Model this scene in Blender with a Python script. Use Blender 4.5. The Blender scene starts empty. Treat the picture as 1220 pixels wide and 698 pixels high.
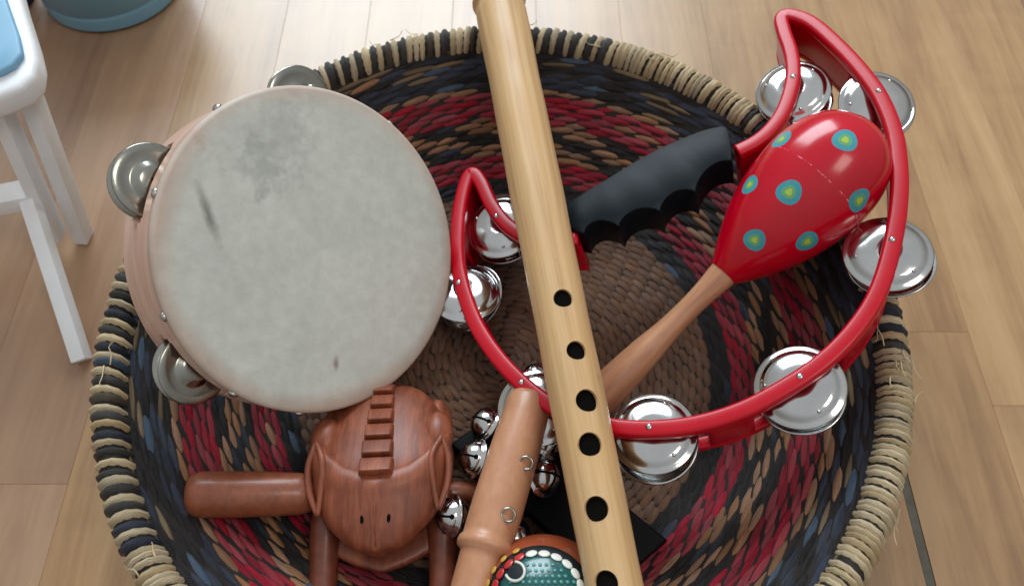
import bpy, bmesh, math, random
import numpy as np
from math import sin, cos, pi, radians, sqrt, atan2, hypot
from mathutils import Vector, Matrix
from mathutils.bvhtree import BVHTree
random.seed(7); rng = np.random.default_rng(7)
S = bpy.context.scene
COL = S.collection

# ------------------------------------------------------------------ camera
T = radians(30.5); F = 950.0                      # tilt from straight down, focal length in photo pixels
ZR = .088                                         # height of the basket rim above the floor
CAM = Vector((.005, -.2064, ZR + .362))
cam = bpy.data.objects.new('camera', bpy.data.cameras.new('camera')); COL.objects.link(cam)
cam.location = CAM; cam.rotation_euler = (T, 0, 0)
cam.data.sensor_fit = 'HORIZONTAL'; cam.data.sensor_width = 36; cam.data.lens = 36 * F / 1220
cam.data.clip_start = .01; cam.data.clip_end = 60
cam.data.dof.use_dof = True; cam.data.dof.focus_distance = .41; cam.data.dof.aperture_fstop = 9
S.camera = cam
# ------------------------------------------------------------------ room light
W = bpy.data.worlds.new('World'); S.world = W; W.use_nodes = True
wn = W.node_tree; bg = wn.nodes['Background']
bg.inputs[1].default_value = .50                  # a plain room: pale ceiling above, duller walls around
_tc = wn.nodes.new('ShaderNodeTexCoord'); _sp = wn.nodes.new('ShaderNodeSeparateXYZ'); _rp = wn.nodes.new('ShaderNodeValToRGB')
wn.links.new(_tc.outputs['Generated'], _sp.inputs[0]); wn.links.new(_sp.outputs[2], _rp.inputs[0]); wn.links.new(_rp.outputs[0], bg.inputs[0])
_rp.color_ramp.elements[0].position = .05; _rp.color_ramp.elements[0].color = (.44, .41, .38, 1)
_rp.color_ramp.elements[1].position = .85; _rp.color_ramp.elements[1].color = (1.0, 1.02, 1.04, 1)
def area(name, loc, target, sx, sy, power, col):
    l = bpy.data.lights.new(name, 'AREA'); l.shape = 'RECTANGLE'; l.size = sx; l.size_y = sy; l.energy = power; l.color = col
    o = bpy.data.objects.new(name, l); COL.objects.link(o); o.location = loc
    o.rotation_euler = (Vector(target) - Vector(loc)).to_track_quat('-Z', 'Y').to_euler()
    return o
area('window_light', (-.35, 2.3, 1.75), (0, .1, 0), 1.6, 1.4, 68, (.80, .92, 1.0))
area('ceiling_light', (.9, -.5, 2.3), (.1, 0, 0), .7, .7, 8, (1.0, .92, .82))
S.view_settings.view_transform = 'Standard'; S.view_settings.look = 'None'
S.view_settings.gamma = 1; S.view_settings.use_curve_mapping = False; S.view_settings.exposure = 0.2
S.render.engine = 'CYCLES'

# ------------------------------------------------------------------ helpers
def ray(px, py):
    u = (px - 610) / F; v = (349 - py) / F
    return Vector((u, sin(T) + v * cos(T), -cos(T) + v * sin(T)))
def at(px, py, z):                                # pixel -> point on the level z
    d = ray(px, py); return CAM + d * ((z - CAM.z) / d.z)
def atd(px, py, D):                               # pixel -> point at depth D along the optical axis
    return CAM + ray(px, py) * D
def pix(p):
    q = p - CAM; dep = q.y * sin(T) - q.z * cos(T); v = q.y * cos(T) + q.z * sin(T)
    return 610 + F * q.x / dep, 349 - F * v / dep, dep

def lin(r, g, b):                                 # sRGB 0-255 -> linear
    f = lambda c: (c / 255 / 12.92) if c / 255 <= .04045 else ((c / 255 + .055) / 1.055) ** 2.4
    return (f(r), f(g), f(b), 1)

class NT:
    def __init__(s, name):
        s.m = bpy.data.materials.new(name); s.m.use_nodes = True; s.t = s.m.node_tree
        s.b = s.t.nodes['Principled BSDF']
    def n(s, typ, **kw):
        nd = s.t.nodes.new(typ)
        for k, v in kw.items():
            if k.startswith('i_'): nd.inputs[int(k[2:]) if k[2:].isdigit() else k[2:]].default_value = v
            else: setattr(nd, k, v)
        return nd
    def l(s, a, b): s.t.links.new(a, b)
    def coord(s, which='Object', scale=(1, 1, 1), rot=(0, 0, 0), loc=(0, 0, 0)):
        tc = s.n('ShaderNodeTexCoord'); mp = s.n('ShaderNodeMapping')
        mp.inputs['Scale'].default_value = scale; mp.inputs['Rotation'].default_value = rot; mp.inputs['Location'].default_value = loc
        s.l(tc.outputs[which], mp.inputs[0]); return mp.outputs[0]
    def noise(s, vec, scale, detail=4, rough=.55, dist=0):
        nd = s.n('ShaderNodeTexNoise'); s.l(vec, nd.inputs['Vector'])
        nd.inputs['Scale'].default_value = scale; nd.inputs['Detail'].default_value = detail
        nd.inputs['Roughness'].default_value = rough; nd.inputs['Distortion'].default_value = dist
        return nd.outputs['Fac']
    def ramp(s, fac, stops):
        nd = s.n('ShaderNodeValToRGB'); cr = nd.color_ramp
        while len(cr.elements) < len(stops): cr.elements.new(.5)
        for e, (p, c) in zip(cr.elements, stops): e.position = p; e.color = c
        s.l(fac, nd.inputs[0]); return nd.outputs[0]
    def mix(s, fac, a, b, mode='MIX'):
        nd = s.n('ShaderNodeMix', data_type='RGBA', blend_type=mode)
        for sock, v in ((nd.inputs[0], fac), (nd.inputs[6], a), (nd.inputs[7], b)):
            if isinstance(v, (int, float)): sock.default_value = v
            elif isinstance(v, tuple): sock.default_value = v
            else: s.l(v, sock)
        return nd.outputs[2]
    def math(s, op, a, b=None, clamp=False):
        nd = s.n('ShaderNodeMath', operation=op); nd.use_clamp = clamp
        for sock, v in ((nd.inputs[0], a), (nd.inputs[1], b)):
            if v is None: continue
            if isinstance(v, (int, float)): sock.default_value = v
            else: s.l(v, sock)
        return nd.outputs[0]
    def base(s, c):
        if isinstance(c, tuple): s.b.inputs['Base Color'].default_value = c
        else: s.l(c, s.b.inputs['Base Color'])
    def rough(s, r):
        if isinstance(r, (int, float)): s.b.inputs['Roughness'].default_value = r
        else: s.l(r, s.b.inputs['Roughness'])
    def bump(s, h, strength=.3, dist=.001):
        nd = s.n('ShaderNodeBump'); nd.inputs['Strength'].default_value = strength; nd.inputs['Distance'].default_value = dist
        s.l(h, nd.inputs['Height']); s.l(nd.outputs[0], s.b.inputs['Normal'])
    def set(s, **kw):
        for k, v in kw.items(): s.b.inputs[k.replace('_', ' ')].default_value = v
    def rnd(s):
        a = s.n('ShaderNodeObjectInfo').outputs['Random']; b = s.n('ShaderNodeNewGeometry').outputs['Random Per Island']
        return s.math('FRACT', s.math('ADD', a, b))

def mul(c, k): return (c[0] * k, c[1] * k, c[2] * k, 1)

def m_wood(name, c1, c2, axis_scale, scale=8, rough=.4, coat=0, bump=.15, which='Object', blot=None, spec=.5):
    k = NT(name); v = k.coord(which, axis_scale)
    n1 = k.noise(v, scale, 6, .6, .4); n2 = k.noise(v, scale * 5, 4, .6)
    f = k.math('ADD', k.math('MULTIPLY', n1, .7), k.math('MULTIPLY', n2, .3))
    c = k.ramp(f, [(.3, c1), (.7, c2)])
    if blot:
        w = k.noise(k.coord(which), blot[1], 3); c = k.mix(k.math('MULTIPLY', k.ramp(w, [(.45, (0, 0, 0, 1)), (.7, (1, 1, 1, 1))]), blot[2]), c, blot[0])
    k.base(c); k.rough(k.math('ADD', k.math('MULTIPLY', n1, .2), rough - .1)); k.bump(f, bump, .0006)
    k.set(Coat_Weight=coat, Coat_Roughness=.15, Specular_IOR_Level=spec)
    return k.m
def m_straw(name, c, var=.35, rough=.55, tint=None):
    k = NT(name); v = k.coord('UV', (1.6, 30, 1))
    r = k.rnd()
    add = k.n('ShaderNodeVectorMath', operation='ADD'); cmb = k.n('ShaderNodeCombineXYZ')
    k.l(k.math('MULTIPLY', r, 37.), cmb.inputs[0]); k.l(k.math('MULTIPLY', r, 91.), cmb.inputs[1])
    k.l(v, add.inputs[0]); k.l(cmb.outputs[0], add.inputs[1])
    n = k.noise(add.outputs[0], 1.0, 4, .65)
    c1 = k.ramp(n, [(.28, mul(c, .35)), (.5, c), (.72, mul(c, 1.6))])
    k2 = k.math('ADD', k.math('MULTIPLY', r, 2 * var), 1 - var)
    hs = k.n('ShaderNodeHueSaturation'); k.l(c1, hs.inputs['Color']); k.l(k2, hs.inputs['Value'])
    k.l(k.math('ADD', k.math('MULTIPLY', k.math('FRACT', k.math('MULTIPLY', r, 7.3)), .2), .84), hs.inputs['Saturation'])
    out = hs.outputs[0]
    if tint: out = k.mix(k.math('MULTIPLY', k.math('GREATER_THAN', k.math('FRACT', k.math('MULTIPLY', r, 13.7)), .84), .7), out, tint)
    k.base(out); k.rough(rough); k.bump(n, .8, .001); k.set(Specular_IOR_Level=.4)
    return k.m
def m_plain(name, c, rough=.4, metal=0, coat=0, nscale=60, nvar=.12, bump=.06, spec=.5, rvar=.12):
    k = NT(name); v = k.coord('Object'); n = k.noise(v, nscale, 4); n2 = k.noise(v, nscale * .2, 3)
    f = k.math('ADD', k.math('MULTIPLY', n, .5), k.math('MULTIPLY', n2, .5))
    k.base(k.ramp(f, [(.3, mul(c, 1 - nvar)), (.7, mul(c, 1 + nvar))]))
    k.rough(k.math('ADD', k.math('MULTIPLY', n2, rvar), max(rough - rvar * .5, .02)))
    if bump: k.bump(n, bump, .0005)
    k.set(Metallic=metal, Coat_Weight=coat, Coat_Roughness=.08, Specular_IOR_Level=spec)
    return k.m

def mesh(name, V, Fc, smooth=True, uv=None, mats=None, mi=None):
    me = bpy.data.meshes.new(name); me.from_pydata([tuple(v) for v in V], [], [tuple(f) for f in Fc])
    if smooth: me.polygons.foreach_set('use_smooth', [True] * len(me.polygons))
    if uv is not None:
        lay = me.uv_layers.new(name='UVMap'); idx = np.zeros(len(me.loops), dtype=np.int32); me.loops.foreach_get('vertex_index', idx)
        lay.data.foreach_set('uv', np.asarray(uv, dtype=np.float32)[idx].ravel())
    for m in (mats or []): me.materials.append(m)
    if mi is not None: me.polygons.foreach_set('material_index', mi)
    me.update(); return me
def link(name, me, parent=None, mat=None, kind=None):
    o = bpy.data.objects.new(name, me); COL.objects.link(o)
    if mat: 
        me.materials.clear(); me.materials.append(mat)
    if parent: o.parent = parent
    if kind: o['kind'] = kind
    return o
def tag(o, label, cat, group=None):
    o['label'] = label; o['category'] = cat
    if group: o['group'] = group
    return o
def thing(name, loc, label, cat, group=None):
    o = bpy.data.objects.new(name, None); COL.objects.link(o); o.location = loc; o.empty_display_size = .02
    return tag(o, label, cat, group)
def root_loc(p):
    while p.parent: p = p.parent
    return Vector(p.location)
def part(name, V, Fc, mat, parent, smooth=True, uv=None, sharp=None, kind=None):   # V in world coordinates
    L = root_loc(parent); me = mesh(name, [Vector(v) - L for v in V], Fc, smooth, uv)
    o = link(name, me, parent, mat, kind)
    if smooth and sharp: 
        me.set_sharp_from_angle(angle=radians(sharp))
    return o
def inst(name, me, M, parent):                    # shared mesh placed with a world matrix
    o = bpy.data.objects.new(name, me); COL.objects.link(o); o.parent = parent
    o.matrix_basis = Matrix.Translation(-root_loc(parent)) @ M
    return o
def frame(origin, x, y, z):
    M = Matrix.Identity(4)
    for i, a in enumerate((x, y, z)):
        for r in range(3): M[r][i] = a[r]
    for r in range(3): M[r][3] = origin[r]
    return M
def basis(n, hint=Vector((1, 0, 0))):
    n = n.normalized(); x = (hint - n * hint.dot(n)).normalized(); return x, n.cross(x), n
def lathe(prof, seg=48, cap=True):                # prof: (r, z)
    V = []; Fc = []; idx = []
    for r, z in prof:
        if r < 1e-7: idx.append([len(V)]); V.append((0, 0, z))
        else:
            idx.append(list(range(len(V), len(V) + seg))); V += [(r * cos(2 * pi * k / seg), r * sin(2 * pi * k / seg), z) for k in range(seg)]
    for a, b in zip(idx, idx[1:]):
        for k in range(seg):
            k2 = (k + 1) % seg
            if len(a) == 1 and len(b) == 1: continue
            if len(a) == 1: Fc.append((a[0], b[k2], b[k]))
            elif len(b) == 1: Fc.append((a[k], a[k2], b[0]))
            else: Fc.append((a[k], a[k2], b[k2], b[k]))
    return V, Fc
def xf(V, M): return [M @ Vector(v) for v in V]
def catmull(P, n=8, closed=False):
    P = [Vector(p) for p in P]; out = []; N = len(P)
    rngi = range(N if closed else N - 1)
    for i in rngi:
        g = (lambda j: P[j % N]) if closed else (lambda j: P[min(max(j, 0), N - 1)])
        p0, p1, p2, p3 = g(i - 1), g(i), g(i + 1), g(i + 2)
        for k in range(n):
            t = k / n
            out.append(.5 * ((2 * p1) + (p2 - p0) * t + (2 * p0 - 5 * p1 + 4 * p2 - p3) * t * t + (3 * p1 - p0 - 3 * p2 + p3) * t ** 3))
    if not closed: out.append(P[-1])
    return out
def sweep(path, sec, up, closed=False):           # sec: (side, up) offsets; path of Vectors
    V = []; Fc = []; N = len(path); m = len(sec)
    for i, p in enumerate(path):
        a = path[(i - 1) % N] if (closed or i > 0) else p; b = path[(i + 1) % N] if (closed or i < N - 1) else p
        t = (b - a).normalized(); u = (up - t * up.dot(t)).normalized(); s = t.cross(u)
        V += [p + s * q[0] + u * q[1] for q in sec]
    for i in range(N if closed else N - 1):
        j = (i + 1) % N
        for k in range(m):
            k2 = (k + 1) % m; Fc.append((i * m + k, i * m + k2, j * m + k2, j * m + k))
    if not closed:
        Fc.append(tuple(range(m))[::-1]); Fc.append(tuple((N - 1) * m + k for k in range(m)))
    return V, Fc
def tube(path, r, seg=10, up=Vector((.13, .2, 1)), closed=False):
    rr = r if callable(r) else (lambda t: r)
    V = []; Fc = []; N = len(path)
    for i, p in enumerate(path):
        a = path[(i - 1) % N] if (closed or i > 0) else p; b = path[(i + 1) % N] if (closed or i < N - 1) else p
        t = (b - a).normalized(); u = (up - t * up.dot(t)).normalized(); s = t.cross(u); q = rr(i / max(1, N - 1))
        V += [p + s * q * cos(2 * pi * k / seg) + u * q * sin(2 * pi * k / seg) for k in range(seg)]
    for i in range(N if closed else N - 1):
        j = (i + 1) % N
        for k in range(seg):
            k2 = (k + 1) % seg; Fc.append((i * seg + k, i * seg + k2, j * seg + k2, j * seg + k))
    if not closed: Fc.append(tuple(range(seg))[::-1]); Fc.append(tuple((N - 1) * seg + k for k in range(seg)))
    return V, Fc
def box(x0, x1, y0, y1, z0, z1):
    V = [(x, y, z) for x in (x0, x1) for y in (y0, y1) for z in (z0, z1)]
    return V, [(0, 1, 3, 2), (4, 6, 7, 5), (0, 4, 5, 1), (2, 3, 7, 6), (0, 2, 6, 4), (1, 5, 7, 3)]
def bevelled(V, Fc, w, seg=2):
    bm = bmesh.new(); vs = [bm.verts.new(v) for v in V]
    for f in Fc: bm.faces.new([vs[i] for i in f])
    bmesh.ops.recalc_face_normals(bm, faces=bm.faces)
    bmesh.ops.bevel(bm, geom=list(bm.edges), offset=w, segments=seg, affect='EDGES', profile=.6)
    bm.verts.index_update(); V2 = [v.co.copy() for v in bm.verts]; F2 = [[v.index for v in f.verts] for f in bm.faces]; bm.free()
    return V2, F2
def prism(outline, n, depth, w=.0015, seg=3):     # outline: world Vectors (closed), extruded along -n, edges rounded
    bm = bmesh.new(); N = len(outline)
    a = [bm.verts.new(p) for p in outline]; b = [bm.verts.new(p - n * depth) for p in outline]
    bm.faces.new(a); bm.faces.new(b[::-1])
    for i in range(N): bm.faces.new((a[i], b[i], b[(i + 1) % N], a[(i + 1) % N]))
    bmesh.ops.recalc_face_normals(bm, faces=bm.faces)
    ed = [e for e in bm.edges if sum(v in set(a) for v in e.verts) != 1]
    bmesh.ops.bevel(bm, geom=ed, offset=w, segments=seg, affect='EDGES', profile=.5)
    bmesh.ops.triangulate(bm, faces=[f for f in bm.faces if len(f.verts) > 4])
    bm.verts.index_update(); V2 = [v.co.copy() for v in bm.verts]; F2 = [[v.index for v in f.verts] for f in bm.faces]; bm.free()
    return V2, F2
def join(*parts):
    V = []; Fc = []
    for v, f in parts:
        o = len(V); V += list(v); Fc += [tuple(i + o for i in q) for q in f]
    return V, Fc
def ellipsoid(M, seg=20, rings=12):
    return [M @ Vector(v) for v in lathe([(sin(pi * i / rings), -cos(pi * i / rings)) for i in range(rings + 1)], seg)[0]], lathe([(sin(pi * i / rings), -cos(pi * i / rings)) for i in range(rings + 1)], seg)[1]
def scaled(M, sx, sy, sz): return M @ Matrix.Diagonal((sx, sy, sz, 1))

# ------------------------------------------------------------------ materials
def m_floor(name, c1, c2, c3):
    k = NT(name); r = k.n('ShaderNodeObjectInfo').outputs['Random']
    tc = k.n('ShaderNodeTexCoord'); mp = k.n('ShaderNodeMapping'); mp.inputs['Scale'].default_value = (14, 1.1, 1)
    cmb = k.n('ShaderNodeCombineXYZ'); k.l(k.math('MULTIPLY', r, 31.), cmb.inputs[0]); k.l(k.math('MULTIPLY', r, 17.), cmb.inputs[1]); k.l(cmb.outputs[0], mp.inputs['Location'])
    k.l(tc.outputs['Object'], mp.inputs[0]); v = mp.outputs[0]
    n1 = k.noise(v, 2.2, 6, .6, 1.2); n2 = k.noise(v, 16, 5, .65)
    mp2 = k.coord('Object', (3, 9, 1)); n3 = k.noise(mp2, 2.0, 4, .6, .6)
    f = k.math('ADD', k.math('MULTIPLY', n1, .6), k.math('ADD', k.math('MULTIPLY', n2, .22), k.math('MULTIPLY', n3, .18)))
    c = k.ramp(f, [(.3, c1), (.52, c2), (.72, c3)])
    hs = k.n('ShaderNodeHueSaturation'); k.l(c, hs.inputs['Color']); k.l(k.math('ADD', k.math('MULTIPLY', r, .10), .95), hs.inputs['Value'])
    k.base(hs.outputs[0]); k.rough(k.math('ADD', k.math('MULTIPLY', n2, .12), .33)); k.bump(n2, .05, .0004)
    k.set(Specular_IOR_Level=.6, Coat_Weight=.6, Coat_Roughness=.33)
    return k.m
MF = [m_floor('floor_oak', lin(118, 82, 48), lin(166, 128, 84), lin(188, 151, 106)),
      m_floor('floor_oak_pale', lin(130, 94, 58), lin(172, 135, 92), lin(192, 157, 112)),
      m_floor('floor_oak_pink', lin(134, 98, 72), lin(163, 128, 98), lin(180, 146, 114))]
M_gap = m_plain('floor_gap', lin(70, 52, 36), .8)
M_joint = m_plain('joint_filler', lin(92, 88, 78), .7, nscale=160, nvar=.35)
M_chrome = m_plain('chrome', lin(198, 199, 198), .13, 1, nscale=110, nvar=.12, bump=.035, rvar=.08)
M_steel = m_plain('aged_steel', lin(160, 160, 152), .2, 1, nscale=120, nvar=.15, bump=.05)
M_red = m_plain('red_plastic', lin(188, 0, 28), .32, spec=.35, coat=.05, nscale=200, nvar=.05, bump=.02)
M_black = m_plain('black_rubber', lin(12, 20, 25), .42, spec=.14, nscale=300, nvar=.1, bump=.015)
M_blackpaint = m_plain('black_paint', lin(12, 12, 13), .6, spec=.15, nscale=150, nvar=.2, bump=.1)
M_white = m_plain('white_paint', lin(238, 241, 244), .4, nscale=60, nvar=.05, bump=.08)
M_bluepad = m_plain('blue_seat', lin(120, 170, 200), .5, nscale=40, nvar=.08)
M_bluecup = m_plain('blue_grey_plastic', lin(116, 160, 182), .35, nscale=30, nvar=.06)
M_darkblue = m_plain('dark_blue_plastic', lin(22, 52, 132), .4, nscale=30, nvar=.1)
M_holeshade = m_plain('hole_shade', lin(8, 6, 5), .95, spec=.1)  # near-black colour stands in for the shade inside openings
M_frog = m_wood('frog_wood', lin(104, 50, 32), lin(168, 94, 64), (150, 16, 40), 1.6, .45, .05, .5, blot=(lin(92, 42, 26), 40, .6))
M_frogshade = m_wood('frog_leg_wood_shaded', lin(84, 40, 26), lin(138, 72, 48), (30, 30, 8), 2, .4, .15, .2)  # frog wood darkened, the shadow on the legs put into its colour
M_stick = m_wood('stick_wood', lin(112, 58, 38), lin(160, 92, 62), (5, 60, 60), 2, .36, .2, .2)
M_bellwood = m_wood('bell_handle_wood', lin(176, 120, 88), lin(200, 146, 110), (40, 8, 20), 2, .42, .15, .12)
M_mhandle = None

# ------------------------------------------------------------------ floor
V, Fc = box(-4, 4, -3, 5, -.012, -.004)
fl = link('floor', mesh('floor', V, Fc, False), None, M_gap, 'structure')
edges = [-.25 + .481 / 7 * i for i in range(8)]
while edges[0] > -1.1: edges.insert(0, edges[0] - .0665)
edges.append(.2957)
while edges[-1] < 1.1: edges.append(edges[-1] + .0665)
pcache = {}
def plank(x0, x1, y0, y1, mi):
    key = (round(x1 - x0, 4), round(y1 - y0, 3), mi)
    if key not in pcache:
        w, h = (x1 - x0) / 2 - .00004, (y1 - y0) / 2 - .00004
        pcache[key] = mesh('plank', *bevelled(*box(-w, w, -h, h, -.0045, 0), .00016, 1), False, mats=[MF[mi]])
    o = bpy.data.objects.new('plank', pcache[key]); COL.objects.link(o); o.parent = fl; o.location = ((x0 + x1) / 2, (y0 + y1) / 2, 0)
for i in range(len(edges) - 1):
    x0, x1 = edges[i], edges[i + 1]; y = -.75 - random.random() * .3; j = 0
    near = abs(x0 - .231) < .002 or abs(x1 - .231) < .002
    while y < 1.7:
        Ln = random.choice((.42, .56, .70))
        if near and y < .03: y, Ln = (-.9, .93) if y < -.2 else (.03, .56)
        mi = random.choice((0, 0, 1))
        if x1 < -.24: mi = 2 if random.random() < .8 else 0
        if x0 > .2: mi = random.choice((0, 0, 1))
        gap = .0026 if near and y < 0 else 0
        plank(x0 + (gap if abs(x0 - .231) < .002 else 0), x1 - (gap if abs(x1 - .231) < .002 else 0), y, y + Ln, mi); y += Ln
# the dark strip in the joint at the right of the basket
part('joint_strip', *box(.22862, .23338, -.9, .03, -.0046, -.0004), M_joint, fl, smooth=False)

# ------------------------------------------------------------------ basket
bask = thing('woven_basket', (0, 0, 0), 'round shallow straw basket woven in navy, red, tan and brown bands', 'basket')
M_navy = m_straw('straw_navy', lin(46, 52, 66), .35, .4, lin(78, 100, 122))
M_blk = m_straw('straw_black', lin(28, 24, 24), .2, .45)
M_tan = m_straw('straw_tan', lin(152, 108, 74), .16, .5, lin(124, 88, 60))
M_redst = m_straw('straw_red', lin(150, 8, 38), .18, .45, lin(120, 14, 36))
M_brown = m_straw('straw_brown', lin(114, 82, 61), .16, .6)
M_cream = m_straw('straw_cream', lin(204, 184, 146), .16, .5, lin(190, 164, 122))
M_wrapdark = m_straw('straw_wrap_dark', lin(62, 62, 60), .3, .5, lin(88, 78, 60))
M_core = m_plain('basket_core', lin(30, 23, 19), .8, nscale=300, nvar=.3)
M_olive = m_straw('straw_olive', lin(122, 102, 76), .25, .5)
STR = [M_navy, M_blk, M_tan, M_redst, M_brown, M_olive]
ZB = .017                                        # inner floor of the basket
ctrl = [(0, ZB + .004), (.06, ZB + .002), (.115, ZB), (.132, ZB + .0035), (.149, ZB + .015), (.168, ZB + .032), (.188, ZB + .052), (.199, ZB + .063)]
prof = catmull([(r, 0, z) for r, z in ctrl], 10)
def dense(P):
    s = [0.]
    for a, b in zip(P, P[1:]): s.append(s[-1] + (b - a).length)
    return s
PS = dense(prof); PT = PS[-1]
def prof_at(s):
    s = min(max(s, 0), PT); i = int(np.searchsorted(PS, s)); i = min(max(i, 1), len(PS) - 1)
    t = (s - PS[i - 1]) / (PS[i] - PS[i - 1]); p = prof[i - 1].lerp(prof[i], t)
    a = prof[max(i - 2, 0)]; b = prof[min(i + 1, len(prof) - 1)]; d = (b - a).normalized()
    return p.x, p.z, d
# shell
inner = [(p.x, p.z - .0003) for p in prof][::2]
outer = [(p.x + (.0060 if p.x > .12 else .003), p.z - .010 if p.x < .13 else p.z - .004) for p in prof][::-1][::2]
V, Fc = lathe([(max(r, 0), z) for r, z in inner] + [(max(r, 0) if r > .004 else 0, z) for r, z in outer], 96)
part('basket_shell', V, Fc, M_core, bask)
def stitch_template(L, Wd, Hh, sl, n=4, m=7):     # a flat strand with two furrows along it, its ends tucked under the neighbours
    V = []; Fc = []; U = []
    for i in range(n + 1):
        t = i / n; e = sin(pi * t); w = Wd * (.40 + .60 * e ** .7); h = Hh * (.1 + .9 * e ** .6); oy = -sl * cos(pi * t)
        for j in range(m):
            a = radians(-105 + 210 * j / (m - 1)); fur = (1, .95, .70, 1.0, .74, .92, 1)[j]
            V.append(((t - .5) * L, oy + w * sin(a), h * cos(a) * fur - (1 - e) * Hh * .7)); U.append((t, j / (m - 1)))
    for i in range(n):
        for j in range(m - 1): Fc.append((i * m + j, i * m + j + 1, (i + 1) * m + j + 1, (i + 1) * m + j)[::-1])
    return np.array(V), Fc, np.array(U)
SV, SF, SU = stitch_template(1.0, 1.0, 1.0, .55)
stmesh = [mesh('straw_strand', SV, SF, True, SU, [m]) for m in STR]
NR = 26; S0 = .128; rowp = (PT - .003 - S0) / NR
# arc length where wall begins
s_wall = next(PS[i] for i in range(len(PS)) if prof[i].x > .122)
rowp = (PT - .002 - s_wall) / NR
def colour(row, k):                               # row 0 = next to the rim
    q = random.random(); row = int(row * 23 / NR)
    if row <= 5: return (5 if q < .15 else 2) if q < .17 else (1 if q < .40 else 0)
    if row <= 6: return 2 if q < .95 else 1
    if row <= 10: return 3 if q < .98 else 2
    if row <= 15:
        a = ((k // 2) + (row - 11) // 2) % 2
        if q < .06: a = 1 - a
        return (1 if q < .8 else 0) if a else 2
    if row <= 19: return 3 if q < .97 else 2
    return 1 if q < .92 else 0
recs = []
for row in range(NR):
    s = PT - .002 - (row + .5) * rowp; r, z, d = prof_at(s); nst = 64
    for k in range(nst):
        ph = 2 * pi * (k + .5 * (row % 2) + random.uniform(-.07, .07)) / nst
        er = Vector((cos(ph), sin(ph), 0)); et = Vector((-sin(ph), cos(ph), 0)); up = er * d.x + Vector((0, 0, 1)) * d.z; nn = et.cross(up) * -1
        if nn.dot(-er * .6 + Vector((0, 0, .8))) < 0: nn = -nn
        p = er * (r + random.uniform(-.0004, .0004)) + Vector((0, 0, z)) + up * random.uniform(-.0005, .0005)
        L = 2 * pi * r / nst * random.uniform(1.6, 1.85); w = rowp * random.uniform(.50, .62); h = random.uniform(.0010, .0017)
        y = nn.cross(et); tw = random.uniform(-.05, .05); e2 = et * cos(tw) + y * sin(tw); y2 = nn.cross(e2)
        M = frame(p - nn * .0004, e2 * L, y2 * w, nn * h)
        cc = colour(row, k)
        if cc == 5: M = M @ Matrix.Diagonal((1.1, .7, 1.1, 1))
        recs.append((p, M, cc))
def hidden(px, py):
    return (hypot((px - 357) / 180, (py - 295) / 195) < 1 or (375 < px < 545 and 470 < py < 670) or not (0 < px < 1220 and 0 < py < 698)
            or (abs(px - (590 + (py) * .215)) < 33))
score = []
for i, (p, M, c) in enumerate(recs):
    px, py, dep = pix(p)
    if not hidden(px, py): score.append((dep, i))
score.sort(); single = set(i for _, i in score[:300])
def merge(name, lst, parent, mats):
    Vs = []; Fs = []; Us = []; mi = []; o = 0; SFa = np.array(SF)
    for M, c in lst:
        A = np.array(M); Vs.append(SV @ A[:3, :3].T + A[:3, 3]); Fs.append(SFa + o); Us.append(SU); mi += [c] * len(SF); o += len(SV)
    me = mesh(name, np.concatenate(Vs), np.concatenate(Fs).tolist(), True, np.concatenate(Us), mats, mi)
    ob = bpy.data.objects.new(name, me); COL.objects.link(ob); ob.parent = parent; ob['kind'] = 'stuff'; return ob
for i, (p, M, c) in enumerate(recs):
    if i in single: inst('straw_strand', stmesh[c], M, bask)
merge('straw_weave', [(M, c) for i, (p, M, c) in enumerate(recs) if i not in single], bask, STR)
# base weave and outside weave
lst = []
nb = 30
for row in range(nb):
    s = s_wall * (1 - (row + .5) / nb); r, z, d = prof_at(s); nst = max(5, int(2 * pi * r / .0100))
    for k in range(nst):
        ph = 2 * pi * (k + .5 * (row % 2) + random.uniform(-.12, .12)) / nst; er = Vector((cos(ph), sin(ph), 0)); et = Vector((-sin(ph), cos(ph), 0)); nn = Vector((0, 0, 1))
        tw = random.uniform(-.22, -.04); e2 = et * cos(tw) - er * sin(tw); y2 = nn.cross(e2)
        lst.append((frame(er * r + Vector((0, 0, z + random.uniform(-.0005, .0002))), e2 * (2 * pi * r / nst * 1.45), y2 * (s_wall / nb * .62), nn * .0016), 4))
merge('base_weave', lst, bask, STR)
lst = []
for row in range(NR):
    s = PT - .002 - (row + .5) * rowp; r, z, d = prof_at(s); nst = 60
    for k in range(nst):
        ph = 2 * pi * (k + .5 * (row % 2)) / nst; er = Vector((cos(ph), sin(ph), 0)); et = Vector((-sin(ph), cos(ph), 0)); up = er * d.x + Vector((0, 0, 1)) * d.z
        nn = (er * d.z - Vector((0, 0, 1)) * d.x).normalized(); y = nn.cross(et)
        lst.append((frame(er * (r + .0056) + Vector((0, 0, z - .004)), et * (2 * pi * r / nst * 1.45), y * rowp * .62, nn * .0028), colour(row, k)))
merge('outer_weave', lst, bask, STR)
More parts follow.
